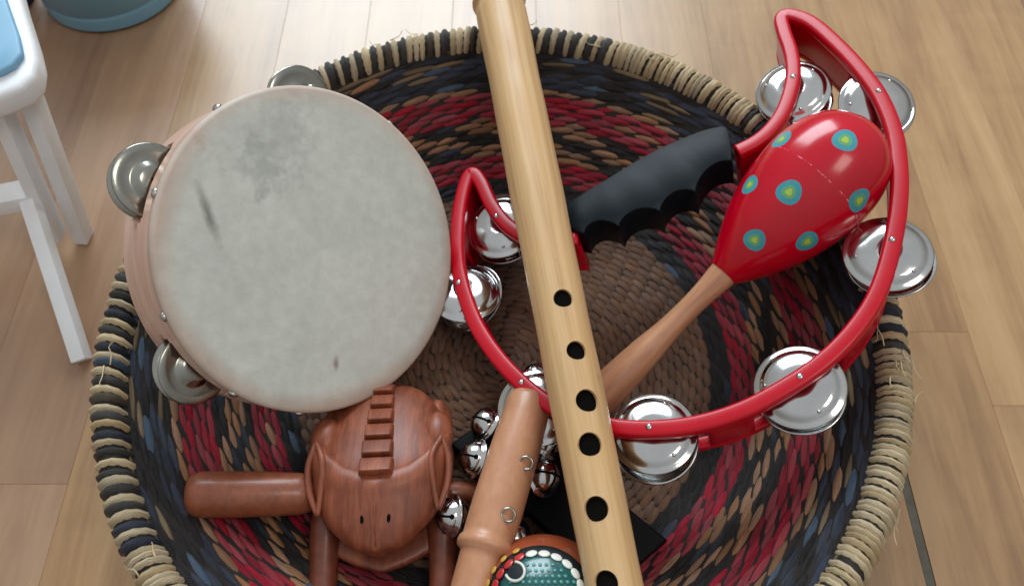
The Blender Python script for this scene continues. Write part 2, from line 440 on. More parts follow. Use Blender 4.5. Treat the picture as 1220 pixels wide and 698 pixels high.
# rim: a coiled core with a wrap of straw over it, every turn a piece of its own
RR, RT, RZ, RE = .2030, .0080, ZR - .0116, 1.38
V = []; Fc = []
for i in range(128):
    a = 2 * pi * i / 128
    for j in range(12):
        b = 2 * pi * j / 12; V.append(((RR + .0072 * cos(b)) * cos(a), (RR + .0072 * cos(b)) * sin(a), RZ + .0072 * RE * sin(b)))
for i in range(128):
    for j in range(12): Fc.append((i * 12 + j, ((i + 1) % 128) * 12 + j, ((i + 1) % 128) * 12 + (j + 1) % 12, i * 12 + (j + 1) % 12))
part('rim_core', V, Fc, M_core, bask)
def wrap_mesh(mat, seed, wid):
    rg = random.Random(seed); V = []; Fc = []; U = []; n, m = 9, 4
    skew = rg.uniform(.0026, .0046); ph0 = rg.uniform(0, 6)
    for i in range(n + 1):
        t = i / n; b = radians(-70 + 320 * t); off = skew * (t - .5) * 2 + .0004 * sin(5 * t + ph0)
        for j in range(m):
            q = j / (m - 1) * 2 - 1; rr = RT - .0022 + .0031 * sqrt(max(0, 1 - .92 * q * q)) + .0003 * sin(7 * t + ph0)
            y = off + q * wid * .5 * (.9 + .12 * sin(4 * t + ph0)); V.append((RR + rr * cos(b), y, RZ + rr * RE * sin(b))); U.append((t * 2, j / (m - 1)))
    for i in range(n):
        for j in range(m - 1): Fc.append((i * m + j, (i + 1) * m + j, (i + 1) * m + j + 1, i * m + j + 1)[::-1])
    return mesh('rim_wrap', V, Fc, True, U, [mat])
wraps = {m.name: [wrap_mesh(m, s + hash(m.name) % 1, w) for s, w in ((1, .0050), (2, .0046), (3, .0054))] for m in (M_cream, M_wrapdark, M_navy)}
def is_straw(d): return 41 < d % 360 < 66 or 217 < d % 360 < 353
ang = []; dg = 0.
while dg < 359.0: ang.append(dg); dg += (1.06 if is_straw(dg) else 1.36) * random.uniform(.9, 1.1)
for i, deg in enumerate(ang):
    straw = is_straw(deg)
    if straw or i % 2: m = M_cream
    else: m = M_wrapdark if 66 <= deg < 150 or random.random() < .5 else M_navy
    if not straw and random.random() < .05: m = M_cream
    M = Matrix.Rotation(radians(deg), 4, 'Z') @ Matrix.Translation((0, 0, random.uniform(-.0004, .0005))) @ Matrix.Rotation(radians(random.uniform(-.25, .25)), 4, 'Z') @ Matrix.Diagonal((1, random.uniform(.72, .95) if straw else random.uniform(.85, 1.2), 1, 1))
    inst('rim_wrap', random.choice(wraps[m.name]), M, bask)

for k in range(26):                               # straw ends that have worked loose
    a = radians(random.choice((-9, -4, 62, 70, 88, 104, 112, 190, 205, 218, 330, 345, 300)) + random.uniform(-3, 3)); er = Vector((cos(a), sin(a), 0)); et = Vector((-sin(a), cos(a), 0)); b = radians(random.uniform(20, 150))
    p = er * (RR + (RT + .0008) * cos(b)) + Vector((0, 0, RZ + (RT + .0008) * RE * sin(b))); o_ = (er * cos(b) + Vector((0, 0, sin(b)))); sd_ = random.choice((-1, 1)); Lf = random.uniform(.004, .011)
    pth = [p - et * sd_ * .002, p + et * sd_ * Lf * .4 + o_ * .0008, p + et * sd_ * Lf * .75 + o_ * .002 + er * random.uniform(-.002, .002), p + et * sd_ * Lf + o_ * random.uniform(.002, .005)]
    part('loose_fibre', *tube(catmull(pth, 2), lambda t: .00042 * (1 - .6 * t), 4), M_cream, bask)
bask.scale = (1, 1.022, 1)                        # not quite round

# ------------------------------------------------------------------ tambourine with a skin head
dc = atd(384, 297, .412); toc = -ray(384, 297).normalized()
img_r = (Vector((1, 0, 0)) - toc * toc.x).normalized(); img_u = toc.cross(img_r)
tl = radians(28); dn = (toc * cos(tl) + img_r * sin(tl) + img_u * .06).normalized()
ex, ey, dn = basis(dn, img_r); DR = .0838; DH = .044
DM = frame(dc, ex, ey, dn)
drum = thing('tambourine', dc - dn * DH, 'round wooden tambourine with a pale skin head and steel jingles', 'tambourine')
M_dframe = m_wood('tambourine_frame_wood', lin(206, 166, 144), lin(232, 202, 186), (6, 6, 60), 5, .4, .1, .1, blot=(lin(186, 120, 84), 18, .5))
def m_skin():
    k = NT('drum_skin'); v = k.coord('Object'); n = k.noise(v, 28, 6, .62); n2 = k.noise(v, 150, 5, .6); n3 = k.noise(v, 9, 4, .6, .6)
    c = k.ramp(n, [(.3, lin(202, 208, 200)), (.55, lin(215, 220, 212)), (.75, lin(223, 227, 219))])
    sep = k.n('ShaderNodeSeparateXYZ'); tc = k.n('ShaderNodeTexCoord'); k.l(tc.outputs['Object'], sep.inputs[0])
    def blob(x, y, rx, ry, rot, col, amt, wob=.5):
        cx = k.math('SUBTRACT', sep.outputs[0], x); cy = k.math('SUBTRACT', sep.outputs[1], y)
        a = k.math('DIVIDE', k.math('ADD', k.math('MULTIPLY', cx, cos(rot)), k.math('MULTIPLY', cy, sin(rot))), rx)
        b = k.math('DIVIDE', k.math('SUBTRACT', k.math('MULTIPLY', cy, cos(rot)), k.math('MULTIPLY', cx, sin(rot))), ry)
        d = k.math('SQRT', k.math('ADD', k.math('MULTIPLY', a, a), k.math('MULTIPLY', b, b)))
        d = k.math('ADD', d, k.math('MULTIPLY', k.math('SUBTRACT', n, .5), wob * 3)); d = k.math('ADD', d, k.math('MULTIPLY', k.math('SUBTRACT', n2, .5), wob * 2))
        mask = k.ramp(d, [(.2, (1, 1, 1, 1)), (1.0, (0, 0, 0, 1))])
        return k.mix(k.math('MULTIPLY', mask, amt), c, col)
    u = 2320
    for (px, py, rx, ry, rot, col, amt, wob) in [(292, 210, 42, 34, .5, lin(140, 147, 146), .3, .9), (288, 236, 14, 20, -.3, lin(104, 110, 106), .45, .9), (231, 262, 8, 40, .35, lin(104, 108, 98), .75, .25),
                                                 (372, 434, 5, 11, 0, lin(120, 76, 58), .7, .2), (310, 170, 40, 60, -.4, lin(160, 166, 164), .3, .9), (215, 170, 14, 60, .6, lin(176, 132, 120), .35, .8), (420, 360, 90, 90, 0, lin(220, 222, 217), .5, .6)]:
        c = blob((px - 357) / u * 1.08, (296 - py) / u, rx / u, ry / u, rot, col, amt, wob)
    r = k.math('SQRT', k.math('ADD', k.math('MULTIPLY', sep.outputs[0], sep.outputs[0]), k.math('MULTIPLY', sep.outputs[1], sep.outputs[1])))
    edge = k.ramp(k.math('ADD', k.math('DIVIDE', r, DR), k.math('MULTIPLY', k.math('SUBTRACT', n3, .5), .22)), [(.88, (0, 0, 0, 1)), (1.0, (1, 1, 1, 1))])
    c = k.mix(k.math('MULTIPLY', edge, .6), c, lin(192, 150, 128))
    c = k.mix(k.ramp(n2, [(.40, (.16, .16, .16, 1)), (.62, (0, 0, 0, 1))]), c, lin(150, 150, 140))
    k.base(c); k.rough(.55); k.bump(k.math('ADD', n, k.math('MULTIPLY', n2, .5)), .3, .0011); k.set(Specular_IOR_Level=.3, Subsurface_Weight=0)
    return k.m
hp = [(0, .0004), (.02, .0004), (.04, .0003), (.06, .0001), (.075, 0), (DR - .002, -.0001), (DR - .0006, -.0006), (DR + .0003, -.002), (DR + .0004, -.0055), (DR - .0004, -.006)]
V, Fc = lathe(hp[::1], 120)
hd = link('drum_head', mesh('drum_head', V, Fc), drum, m_skin()); hd.matrix_basis = Matrix.Translation(-Vector(drum.location)) @ DM
# frame: a hoop with rounded slots cut through
slots = [90, 158, 226, 298, 10]
NTH, NZ = 240, 18; z0, z1 = -.0035, -DH; th_w = .0052
def in_slot(a, z):
    for s in slots:
        d = (a - s + 180) % 360 - 180; x = radians(d) * DR; hl, hh = .0225, .0088; zc = -.0255
        x = max(abs(x) - (hl - hh), 0)
        if x * x + (z - zc) ** 2 < hh * hh: return True
    return False
idx = {}; V = []; Fc = []
def vid(i, j, o):
    i %= NTH; key = (i, j, o)
    if key not in idx:
        a = 2 * pi * i / NTH; z = z0 + (z1 - z0) * j / NZ; r = DR if o else DR - th_w
        idx[key] = len(V); V.append((r * cos(a), r * sin(a), z))
    return idx[key]
solid = [[not in_slot(360 * (i + .5) / NTH, z0 + (z1 - z0) * (j + .5) / NZ) for j in range(NZ)] for i in range(NTH)]
for i in range(NTH):
    for j in range(NZ):
        if not solid[i][j]: continue
        Fc.append((vid(i, j, 1), vid(i, j + 1, 1), vid(i + 1, j + 1, 1), vid(i + 1, j, 1))); Fc.append((vid(i, j, 0), vid(i + 1, j, 0), vid(i + 1, j + 1, 0), vid(i, j + 1, 0)))
        if j == 0 or not solid[i][j - 1]: Fc.append((vid(i, j, 1), vid(i + 1, j, 1), vid(i + 1, j, 0), vid(i, j, 0)))
        if j == NZ - 1 or not solid[i][j + 1]: Fc.append((vid(i, j + 1, 1), vid(i, j + 1, 0), vid(i + 1, j + 1, 0), vid(i + 1, j + 1, 1)))
        if not solid[(i - 1) % NTH][j]: Fc.append((vid(i, j, 1), vid(i, j, 0), vid(i, j + 1, 0), vid(i, j + 1, 1)))
        if not solid[(i + 1) % NTH][j]: Fc.append((vid(i + 1, j, 1), vid(i + 1, j + 1, 1), vid(i + 1, j + 1, 0), vid(i + 1, j, 0)))
me = mesh('hoop', V, Fc); me.set_sharp_from_angle(angle=radians(40))
hoop = link('hoop', me, drum, M_dframe); hoop.matrix_basis = Matrix.Translation(-Vector(drum.location)) @ DM
jr = .0182
jp = [(.0011, .0034), (.005, .0034), (.0072, .0027), (.0092, .0008), (.0102, .0004), (.0138, .0011), (jr - .0006, .0014), (jr, .0008), (jr - .0002, .0002), (.0128, .0002), (.0102, -.0004), (.009, 0), (.0068, .0019), (.005, .0026), (.0011, .0026), (.0011, .0034)]
jme = mesh('jingle', *lathe(jp, 40), True, None, [M_steel])
pin_me = mesh('jingle_pin', *lathe([(0, .0125), (.0012, .0125), (.0012, -.0125), (0, -.0125)], 10), True, None, [M_steel])
for s in slots:
    for q, (dz, flip) in enumerate(((.0012, 0), (-.0012, 1))):
        a = radians(s + random.uniform(-1, 1)); off = random.uniform(.0005, .0015)
        M = DM @ Matrix.Translation(((DR - .0024 + off) * cos(a), (DR - .0024 + off) * sin(a), -.0255 + dz)) @ Matrix.Rotation(radians(random.uniform(-7, 7)), 4, 'X') @ Matrix.Rotation(radians(random.uniform(-7, 7)), 4, 'Y')
        if flip: M = M @ Matrix.Rotation(pi, 4, 'X')
        inst('jingle', jme, M, drum)
    inst('jingle_pin', pin_me, DM @ Matrix.Translation(((DR - .0026) * cos(radians(s)), (DR - .0026) * sin(radians(s)), -.0255)), drum)
tack_me = mesh('tack', *lathe([(0, .0016), (.0012, .0014), (.0022, .0008), (.0027, 0), (.0024, -.0004), (0, -.0006)], 16), True, None, [M_chrome])
for s in (58, 92, 128, 164, 203, 237, 262, 300, 335, 12):
    a = radians(s); er = Vector((cos(a), sin(a), 0)); M = DM @ frame(er * (DR + .0006) + Vector((0, 0, -.0048)), Vector((-sin(a), cos(a), 0)), Vector((0, 0, 1)), er)
    inst('tack', tack_me, M, drum)

# ------------------------------------------------------------------ red crescent tambourine
_c = at(1068, 290, ZR + .033); pb, pc = .30, .0; pa = _c.z - pb * _c.x - pc * _c.y; CN = Vector((-pb, -pc, 1)).normalized()
def onp(px, py, lift=0):
    d = ray(px, py); t = (pb * CAM.x + pc * CAM.y + pa - CAM.z) / (d.z - pb * d.x - pc * d.y); return CAM + d * t + CN * lift
HT = .033
cres = thing('crescent_tambourine', onp(800, 290) - CN * HT, 'red plastic crescent shaped tambourine with black grip and shiny jingles', 'tambourine')
rp = [(878, 178), (898, 168), (915, 155), (930, 136), (940, 112), (945, 86), (942, 60), (934, 36), (931, 19), (942, 15), (968, 25), (1002, 55), (1030, 86), (1050, 115), (1066, 155), (1072, 200), (1071, 242), (1065, 282), (1054, 325), (1038, 362),
      (1010, 400), (976, 432), (936, 459), (885, 486), (830, 503), (775, 509), (725, 506), (682, 494), (648, 476), (620, 454), (590, 422), (565, 383), (549, 338), (543, 300), (545, 255), (552, 220), (560, 204), (571, 214), (585, 243), (606, 268), (640, 284), (688, 282)]
RP = catmull([onp(*q) for q in rp], 6)
def rrect(w, h, r, yo):                           # rounded rectangle section, top at yo
    out = []
    for cx, cy, a0 in ((w / 2 - r, -r, 0), (-w / 2 + r, -r, 90), (-w / 2 + r, -h + r, 180), (w / 2 - r, -h + r, 270)):
        for k in range(4): a = radians(a0 + 30 * k); out.append((cx + r * cos(a), yo + cy + r * sin(a)))
    return out
part('upper_rail', *sweep(RP, rrect(.0090, .0070, .0022, 0), CN), M_red, cres)
part('lower_rail', *sweep(RP, rrect(.0066, .0050, .0016, -HT + .005), CN), M_red, cres)
pins = [(945, 91), (1047, 108), (1063, 285), (953, 448), (773, 508), (621, 455), (546, 336), (591, 257)]
pinw = [onp(*q) for q in pins]
seglist = []; cur = []
for p in RP:
    if min((p - w).length for w in pinw) > .0235: cur.append(p)
    else:
        if len(cur) > 1: seglist.append(cur)
        cur = []
if len(cur) > 1: seglist.append(cur)
for sg in seglist: part('wall_panel', *sweep(sg, rrect(.0058, HT - .009, .0010, -.0055), CN), M_red, cres)
R2 = .0217
dp = [(.0014, .0036), (.004, .0036), (.0058, .0043), (.008, .0044), (.011, .0039), (.0145, .0031), (.0172, .0022), (.0182, .0006), (.0194, .0002), (R2 - .0006, -.0003), (R2, -.0007), (R2 - .0004, -.0012), (.0194, -.0006), (.0175, .0007), (.0145, .0021), (.011, .0031), (.0014, .0028), (.0014, .0036)]
V, Fc = lathe(dp, 56)
bumpp = [(0, .0010), (.0007, .0008), (.0011, .0002), (.0012, -.0004)]
pieces = [(V, Fc)]
for k in range(3):
    a = radians(35 + 120 * k); bv, bf = lathe(bumpp, 10); pieces.append(([(x + .0158 * cos(a), y + .0158 * sin(a), z + .0023) for x, y, z in bv], bf))
disc_me = mesh('jingle_disc', *join(*pieces), True, None, [M_chrome])
pin2 = mesh('pin', *lathe([(0, .0009), (.0011, .0007), (.0017, .0001), (.0017, -.0004), (.0009, -.0006), (.0009, -HT + .0005), (0, -HT + .0005)], 14), True, None, [M_chrome])
cx_, cy_, _ = basis(CN)
tilts = [(6, -4), (16, 14), (3, 2), (2, -3), (-3, 5), (4, 8), (-8, 16), (5, 4)]
for pk, (w, (ta, tb)) in enumerate(zip(pinw, tilts)):
    B0 = frame(w, cx_, cy_, CN); slack = Vector((.004, -.0085, -.002)) if pk == 5 else Vector()
    inst('pin', pin2, B0, cres)
    for q, dz in enumerate((-.0115, -.0215)):
        M = B0 @ Matrix.Translation(slack) @ Matrix.Translation((random.uniform(-.0012, .0012), random.uniform(-.0012, .0012), dz)) @ Matrix.Rotation(radians(ta * (1 if q == 0 else -.5)), 4, 'X') @ Matrix.Rotation(radians(tb * (1 if q == 0 else -.6)), 4, 'Y') @ Matrix.Rotation(random.uniform(0, 6.2), 4, 'Z')
        if q: M = M @ Matrix.Rotation(pi, 4, 'X')
        inst('jingle_disc', disc_me, M, cres)
def dense2(P): return [(q.x, q.y) for q in catmull([(a, b, 0) for a, b in P], 3)]
go = dense2([(678, 270), (669, 261), (669, 251), (698, 231), (730, 211.6), (776, 184.4), (828, 161.3), (858, 153.5), (867, 157), (871, 175), (872, 194)])
teeth = [(871, 196), (829, 232), (787, 255), (738, 273), (697, 281)]
for (ax_, ay_), (bx_, by_) in zip(teeth, teeth[1:]):    # finger grooves
    for q in range(1, 12):
        t = q / 12; e = 13 * sin(pi * t) ** .62; go.append((ax_ + (bx_ - ax_) * t - .42 * e, ay_ + (by_ - ay_) * t - .9 * e))
    go.append((bx_, by_))
go.append((687, 278))
part('grip', *prism([onp(x, y, .002) for x, y in go], CN, .022, .0006, 2), M_black, cres, sharp=38)

# ------------------------------------------------------------------ spotted maraca
mE = at(700, 488, ZB + .014); mC = at(966, 222, ZR + .020); ax = (mC - mE).normalized(); total = (mC - mE).length
def t_for(px, py):
    best = min((hypot(pix(mE + ax * (total * k / 400))[0] - px, pix(mE + ax * (total * k / 400))[1] - py), k) for k in range(100, 700)); return total * best[1] / 400
tn = t_for(862, 325); ta_ = t_for(1036, 150); HL = ta_ - tn
mx, my, mz = basis(ax); MM = frame(mE, mx, my, mz)
mar = thing('spotted_maraca', mE, 'red maraca with turquoise and yellow dots and a plain wooden handle', 'maraca')
ctrlh = [(0, 0), (.0092, .0006), (.0108, .004), (.0105, .02), (.0088, .045 * 1), (.0070, tn * .58), (.0063, tn * .72), (.0066, tn * .85), (.0078, tn - .004), (.0084, tn + .002), (0, tn + .003)]
hprof = [(p.x, p.z) for p in catmull([(r, 0, z) for r, z in ctrlh[1:-1]], 5)]
V, Fc = lathe([(0, 0)] + [(max(r, 0), z) for r, z in hprof] + [(0, tn + .003)], 32)
def m_mh():
    k = NT('maraca_handle_wood'); v = k.coord('Object', (120, 120, 9)); n = k.noise(v, 1.3, 5, .6)
    sep = k.n('ShaderNodeSeparateXYZ'); tc = k.n('ShaderNodeTexCoord'); k.l(tc.outputs['Object'], sep.inputs[0])
    k.base(k.ramp(n, [(.3, lin(164, 108, 76)), (.6, lin(200, 148, 112)), (.8, lin(218, 172, 136))])); k.rough(.3); k.bump(n, .1, .0004); k.set(Coat_Weight=.4, Coat_Roughness=.12)
    return k.m
hme = mesh('handle', V, Fc); ho = link('handle', hme, mar, m_mh()); ho.matrix_basis = Matrix.Translation(-Vector(mar.location)) @ MM
RM = .0318
pts = [(0.0088, 0), (.0130, .06), (.0192, .16), (.0250, .28), (.0293, .41), (.0316, .54), (.0321, .65), (.0306, .76), (.0266, .86), (.0200, .935), (.0110, .985)]
hpf = [(p.x, p.z) for p in catmull([(r, 0, t * HL) for r, t in pts], 5)] + [(0.004, HL * .999), (0, HL)]
V, Fc = lathe([(0, -.0005), (.0086, -.0003)] + hpf, 72)
V = [(x, y, z + tn) for x, y, z in V]
def m_mhead():
    k = NT('red_lacquer'); v = k.coord('Object'); n = k.noise(v, 260, 5, .7); n2 = k.noise(v, 34, 3); n3 = k.noise(v, 700, 3)
    sep = k.n('ShaderNodeSeparateXYZ'); tc = k.n('ShaderNodeTexCoord'); k.l(tc.outputs['Object'], sep.inputs[0])
    c = k.ramp(n2, [(.3, lin(186, 0, 28)), (.7, lin(198, 0, 34))])
    chip = k.ramp(n, [(.705, (0, 0, 0, 1)), (.73, (1, 1, 1, 1))])
    band = k.math('ABSOLUTE', k.math('SUBTRACT', k.math('ADD', sep.outputs[2], k.math('MULTIPLY', k.math('SUBTRACT', n2, .5), .003)), tn + HL * .60))
    seam = k.math('MULTIPLY', k.math('LESS_THAN', band, .00028), k.ramp(n, [(.5, (0, 0, 0, 1)), (.58, (1, 1, 1, 1))]))
    c = k.mix(k.math('MULTIPLY', k.math('MAXIMUM', chip, seam), .75), c, lin(236, 150, 160))
    k.base(c); k.rough(k.math('ADD', k.math('MULTIPLY', n2, .12), .14)); k.bump(n2, .06, .001); k.set(Coat_Weight=.25, Coat_Roughness=.12, Specular_IOR_Level=.4)
    return k.m
mh = link('head', mesh('head', V, Fc), mar, m_mhead()); mh.matrix_basis = Matrix.Translation(-Vector(mar.location)) @ MM
bvh = BVHTree.FromPolygons(xf(V, MM), Fc)
M_turq = m_plain('turquoise_paint', lin(58, 152, 168), .35, nscale=400, nvar=.12, coat=.1)
M_grn = m_plain('green_paint', lin(96, 168, 120), .35, nscale=400, nvar=.1, coat=.1)
M_yel = m_plain('yellow_green_paint', lin(176, 196, 70), .35, nscale=400, nvar=.1, coat=.1)
def surf_disc(c, nrm, r, lift, tree, wob=0, rings=3, seg=18):
    x, y, z = basis(nrm); V = []; Fc = []
    def drop(p):
        h = tree.ray_cast(p + z * .03, -z); q = h[0] if h[0] else p; return q + z * lift
    V.append(drop(c))
    for k in range(1, rings + 1):
        for s in range(seg):
            a = 2 * pi * s / seg; rr = r * k / rings * (1 + wob * sin(3 * a + c.x * 900)); V.append(drop(c + x * rr * cos(a) + y * rr * sin(a)))
    for s in range(seg):
        s2 = (s + 1) % seg; Fc.append((0, 1 + s, 1 + s2))
        for k in range(rings - 1): a = 1 + k * seg; Fc.append((a + s, a + seg + s, a + seg + s2, a + s2))
    o = len(V)
    for s in range(seg): V.append(V[1 + (rings - 1) * seg + s] - z * (lift + .0003))
    for s in range(seg): s2 = (s + 1) % seg; a = 1 + (rings - 1) * seg; Fc.append((a + s, o + s, o + s2, a + s2))
    return V, Fc
dots = [(931, 166), (1007, 167), (893, 220), (940, 229), (1024, 239), (899, 286), (962, 288)]
cands = []
for q in dots:
    h = bvh.ray_cast(CAM, ray(*q).normalized())
    if h[0]: cands.append((h[0], h[1]))
for a, t in ((100, .5), (140, .75), (200, .55), (250, .35), (235, .7), (170, .3)):     # unseen side
    r = .03; p = MM @ Vector((cos(radians(a)) * .06, sin(radians(a)) * .06, tn + HL * t)); c = MM @ Vector((0, 0, tn + HL * t)); h = bvh.ray_cast(p, (c - p).normalized())
    if h[0] and (h[0] - CAM).dot(h[1]) > .02: cands.append((h[0], h[1]))
for p, nrm in cands:
    if nrm.dot(p - (MM @ Vector((0, 0, tn + HL * .5)))) < 0: nrm = -nrm
    kz = random.uniform(.88, 1.08)
    dob = part('dot', *surf_disc(p, nrm, .0060 * kz, .00005, bvh, .05), M_turq, mar, sharp=30)
    part('dot_ring', *surf_disc(p, nrm, .0034 * kz, .0001, bvh, .08), M_grn, dob, sharp=30)
    part('dot_centre', *surf_disc(p, nrm, .0017 * kz, .00015, bvh, .12), M_yel, dob, sharp=30)

# ------------------------------------------------------------------ bamboo flute
fA = at(588, -30, ZR + .0165); fB = at(732, 698, ZR - .004)
fdir = (fB - fA).normalized(); flen = (fB - fA).length + .045; fx, fy, fz = basis(fdir, Vector((1, 0, 0)))
FM = frame(fA, fx, fy, fz)                        # local z runs down the flute
flu = thing('bamboo_flute', fA, 'long pale bamboo flute with round finger holes lying across basket', 'flute')
def m_bamboo():
    k = NT('bamboo'); v = k.coord('Object', (170, 170, 3.0)); n = k.noise(v, 1.0, 6, .65, .2); n2 = k.noise(k.coord('Object'), 26, 4, .6); n3 = k.noise(k.coord('Object', (300, 300, 70)), 1.0, 3, .6); n4 = k.noise(k.coord('Object', (60, 60, 12)), 1.0, 3, .5)
    c = k.ramp(n, [(.28, lin(174, 132, 88)), (.5, lin(206, 168, 120)), (.75, lin(222, 190, 146))])
    c = k.mix(k.math('MULTIPLY', k.ramp(n2, [(.45, (0, 0, 0, 1)), (.7, (1, 1, 1, 1))]), .45), c, lin(208, 164, 108))
    c = k.mix(k.math('MULTIPLY', k.ramp(n3, [(.70, (0, 0, 0, 1)), (.76, (1, 1, 1, 1))]), .55), c, lin(120, 88, 56))
    c = k.mix(k.math('MULTIPLY', k.ramp(n4, [(.58, (0, 0, 0, 1)), (.72, (1, 1, 1, 1))]), .35), c, lin(176, 138, 96))
    k.base(c); k.rough(k.math('ADD', k.math('MULTIPLY', n2, .25), .3)); k.bump(n, .15, .0005); k.set(Specular_IOR_Level=.4, Coat_Weight=.08)
    return k.m
M_bamboo = m_bamboo()
def frad(z): return .0163 - .0040 * z / flen + .00016 * sin(z * 47) + .0001 * sin(z * 110 + 1)
nodes = [.026]
def fprof(z):
    r = frad(z)
    for nz in nodes: d = (z - nz) / .0032; r += .0011 * math.exp(-d * d) - .0006 * math.exp(-((z - nz - .006) / .003) ** 2)
    return r
holes = [(671, 363), (687, 426), (700, 486), (703, 537), (710, 613), (721, 702)]
hz = []
for px, py in holes:
    best = None
    for k in range(2000):
        z = flen * k / 2000; p = fA + fdir * z; q = pix(p + Vector((0, -.3, .95)) * frad(z))
        e = abs(q[1] - py)
        if best is None or e < best[0]: best = (e, z, q[0])
    z = best[1]; p = fA + fdir * z
    # turn about the axis so that the hole sits under the pixel
    ba = min((hypot(pix(p + (fx * cos(a) + fy * sin(a)) * frad(z))[0] - px, 0) + (1000 if (fx * cos(a) + fy * sin(a)).dot(CAM - p) < 0 else 0), a) for a in np.linspace(0, 2 * pi, 720))[1]
    hz.append((z, ba, .0050 if py < 450 else .0056))
# outer skin with the finger holes cut out of a fine grid, a near-black liner behind for the shade in the bore
NA, NL = 150, int(flen / .0006)
V = []; Fc = []
for i in range(NL + 1):
    z = flen * i / NL; r = fprof(z)
    for k in range(NA): a = 2 * pi * k / NA; rr = r * (1 + .006 * sin(2 * a + 1)); V.append([rr * cos(a), rr * sin(a), z])  # grid
def hole_d(a, z):
    m = 9
    for hzz, ha, hr in hz:
        da = (a - ha + pi) % (2 * pi) - pi; m = min(m, hypot(da * frad(z), z - hzz) - hr)
    return m
Dm = np.array([[hole_d(2 * pi * k / NA, flen * i / NL) for k in range(NA)] for i in range(NL + 1)])
Va = np.array(V).reshape(NL + 1, NA, 3)
kill = np.zeros((NL, NA), bool)
for i in range(NL):
    for k in range(NA):
        k2 = (k + 1) % NA
        if min(Dm[i, k], Dm[i + 1, k], Dm[i, k2], Dm[i + 1, k2]) < 0 and (Dm[i, k] + Dm[i + 1, k] + Dm[i, k2] + Dm[i + 1, k2]) < 0: kill[i, k] = True
# snap rim vertices to the true circle
for i in range(1, NL):
    for k in range(NA):
        ks = [kill[i - 1, k - 1], kill[i - 1, k], kill[i, k - 1], kill[i, k]]
        if any(ks) and not all(ks):
            z = flen * i / NL; a = 2 * pi * k / NA
            for hzz, ha, hr in hz:
                da = (a - ha + pi) % (2 * pi) - pi; dx = da * frad(z); dz = z - hzz; dd = hypot(dx, dz)
                if dd < hr + .002: 
                    s = hr / dd; na = ha + dx * s / frad(z); nz_ = hzz + dz * s; r = fprof(nz_); Va[i, k] = (r * cos(na), r * sin(na), nz_)
V = Va.reshape(-1, 3).tolist(); Fc = []
wall = .0013; inn = {}
def iv(i, k):
    k %= NA
    if (i, k) not in inn:
        x, y, z = Va[i, k]; r = hypot(x, y); s = (r - wall) / r; inn[(i, k)] = len(V); V.append([x * s, y * s, z])
    return inn[(i, k)]
for i in range(NL):
    for k in range(NA):
        k2 = (k + 1) % NA; q = (i * NA + k, i * NA + k2, (i + 1) * NA + k2, (i + 1) * NA + k)
        if not kill[i, k]: Fc.append(q); continue
        if not kill[i, k - 1]: Fc.append((i * NA + k, (i + 1) * NA + k, iv(i + 1, k), iv(i, k)))
        if not kill[i, k2]: Fc.append((i * NA + k2, iv(i, k2), iv(i + 1, k2), (i + 1) * NA + k2))
        if not kill[i - 1, k]: Fc.append((i * NA + k, iv(i, k), iv(i, k2), i * NA + k2))
        if not kill[i + 1, k]: Fc.append(((i + 1) * NA + k, (i + 1) * NA + k2, iv(i + 1, k2), iv(i + 1, k)))
fo = link('bamboo_tube', mesh('bamboo_tube', V, Fc), flu, M_bamboo); fo.data.set_sharp_from_angle(angle=radians(45))
fo.matrix_basis = Matrix.Translation(-Vector(flu.location)) @ FM
V, Fc = lathe([(0, .03), (frad(.03) - wall - .0002, .03)] + [(frad(flen * t) - wall - .0002, flen * t) for t in (.2, .4, .6, .8, .999)] + [(frad(flen) + .0002, flen * .9995)], 48)
bo = link('bore', mesh('bore', V, Fc), flu, M_holeshade); bo.matrix_basis = fo.matrix_basis
V, Fc = lathe([(0, .0005), (fprof(0) - .0003, .0005), (fprof(0), .0012)], 48)
eo = link('end_cap', mesh('end_cap', V, Fc), flu, M_bamboo); eo.matrix_basis = fo.matrix_basis

# ------------------------------------------------------------------ wooden frog rasp
# local frame: u right, v towards the snout, w up; tilted a little so that the snout points down the basket
fo0 = at(466, 500, ZB + .003); fo1 = at(460, 656, ZB + .010)
fv = (fo1 - fo0); FL = .088; fv.normalize(); fu = Vector((0, 0, 1)).cross(fv) * -1; fu.normalize(); fw = fu.cross(fv) * -1
if fw.z < 0: fw = -fw
if fu.x < 0: fu = -fu
FK = 1.03; FR = frame(fo0, fu * FK, fv * FK, fw * FK)
frog = thing('frog_rasp', fo0, 'carved brown wooden frog with a ridged back in woven basket', 'wooden frog')
def fr(V): return xf(V, FR)
def loft(secs, m=28):
    # secs: (v, halfwidth, wbottom, wtop, power, flat)
    V = []; Fc = []
    for (v, hw, wb, wt, pw) in secs:
        c = (wb + wt) / 2; hh = (wt - wb) / 2
        for k in range(m):
            a = 2 * pi * k / m; ca, sa = cos(a), sin(a)
            V.append((hw * math.copysign(abs(ca) ** pw, ca), v, c + hh * math.copysign(abs(sa) ** pw, sa)))
    n = len(secs)
    for i in range(n - 1):
        for k in range(m): k2 = (k + 1) % m; Fc.append((i * m + k, i * m + k2, (i + 1) * m + k2, (i + 1) * m + k))
    Fc.append(tuple(range(m))[::-1]); Fc.append(tuple((n - 1) * m + k for k in range(m)))
    return V, Fc
def sections(ctrl, n=6): return [tuple(x) for x in lerp_list(ctrl, n)]
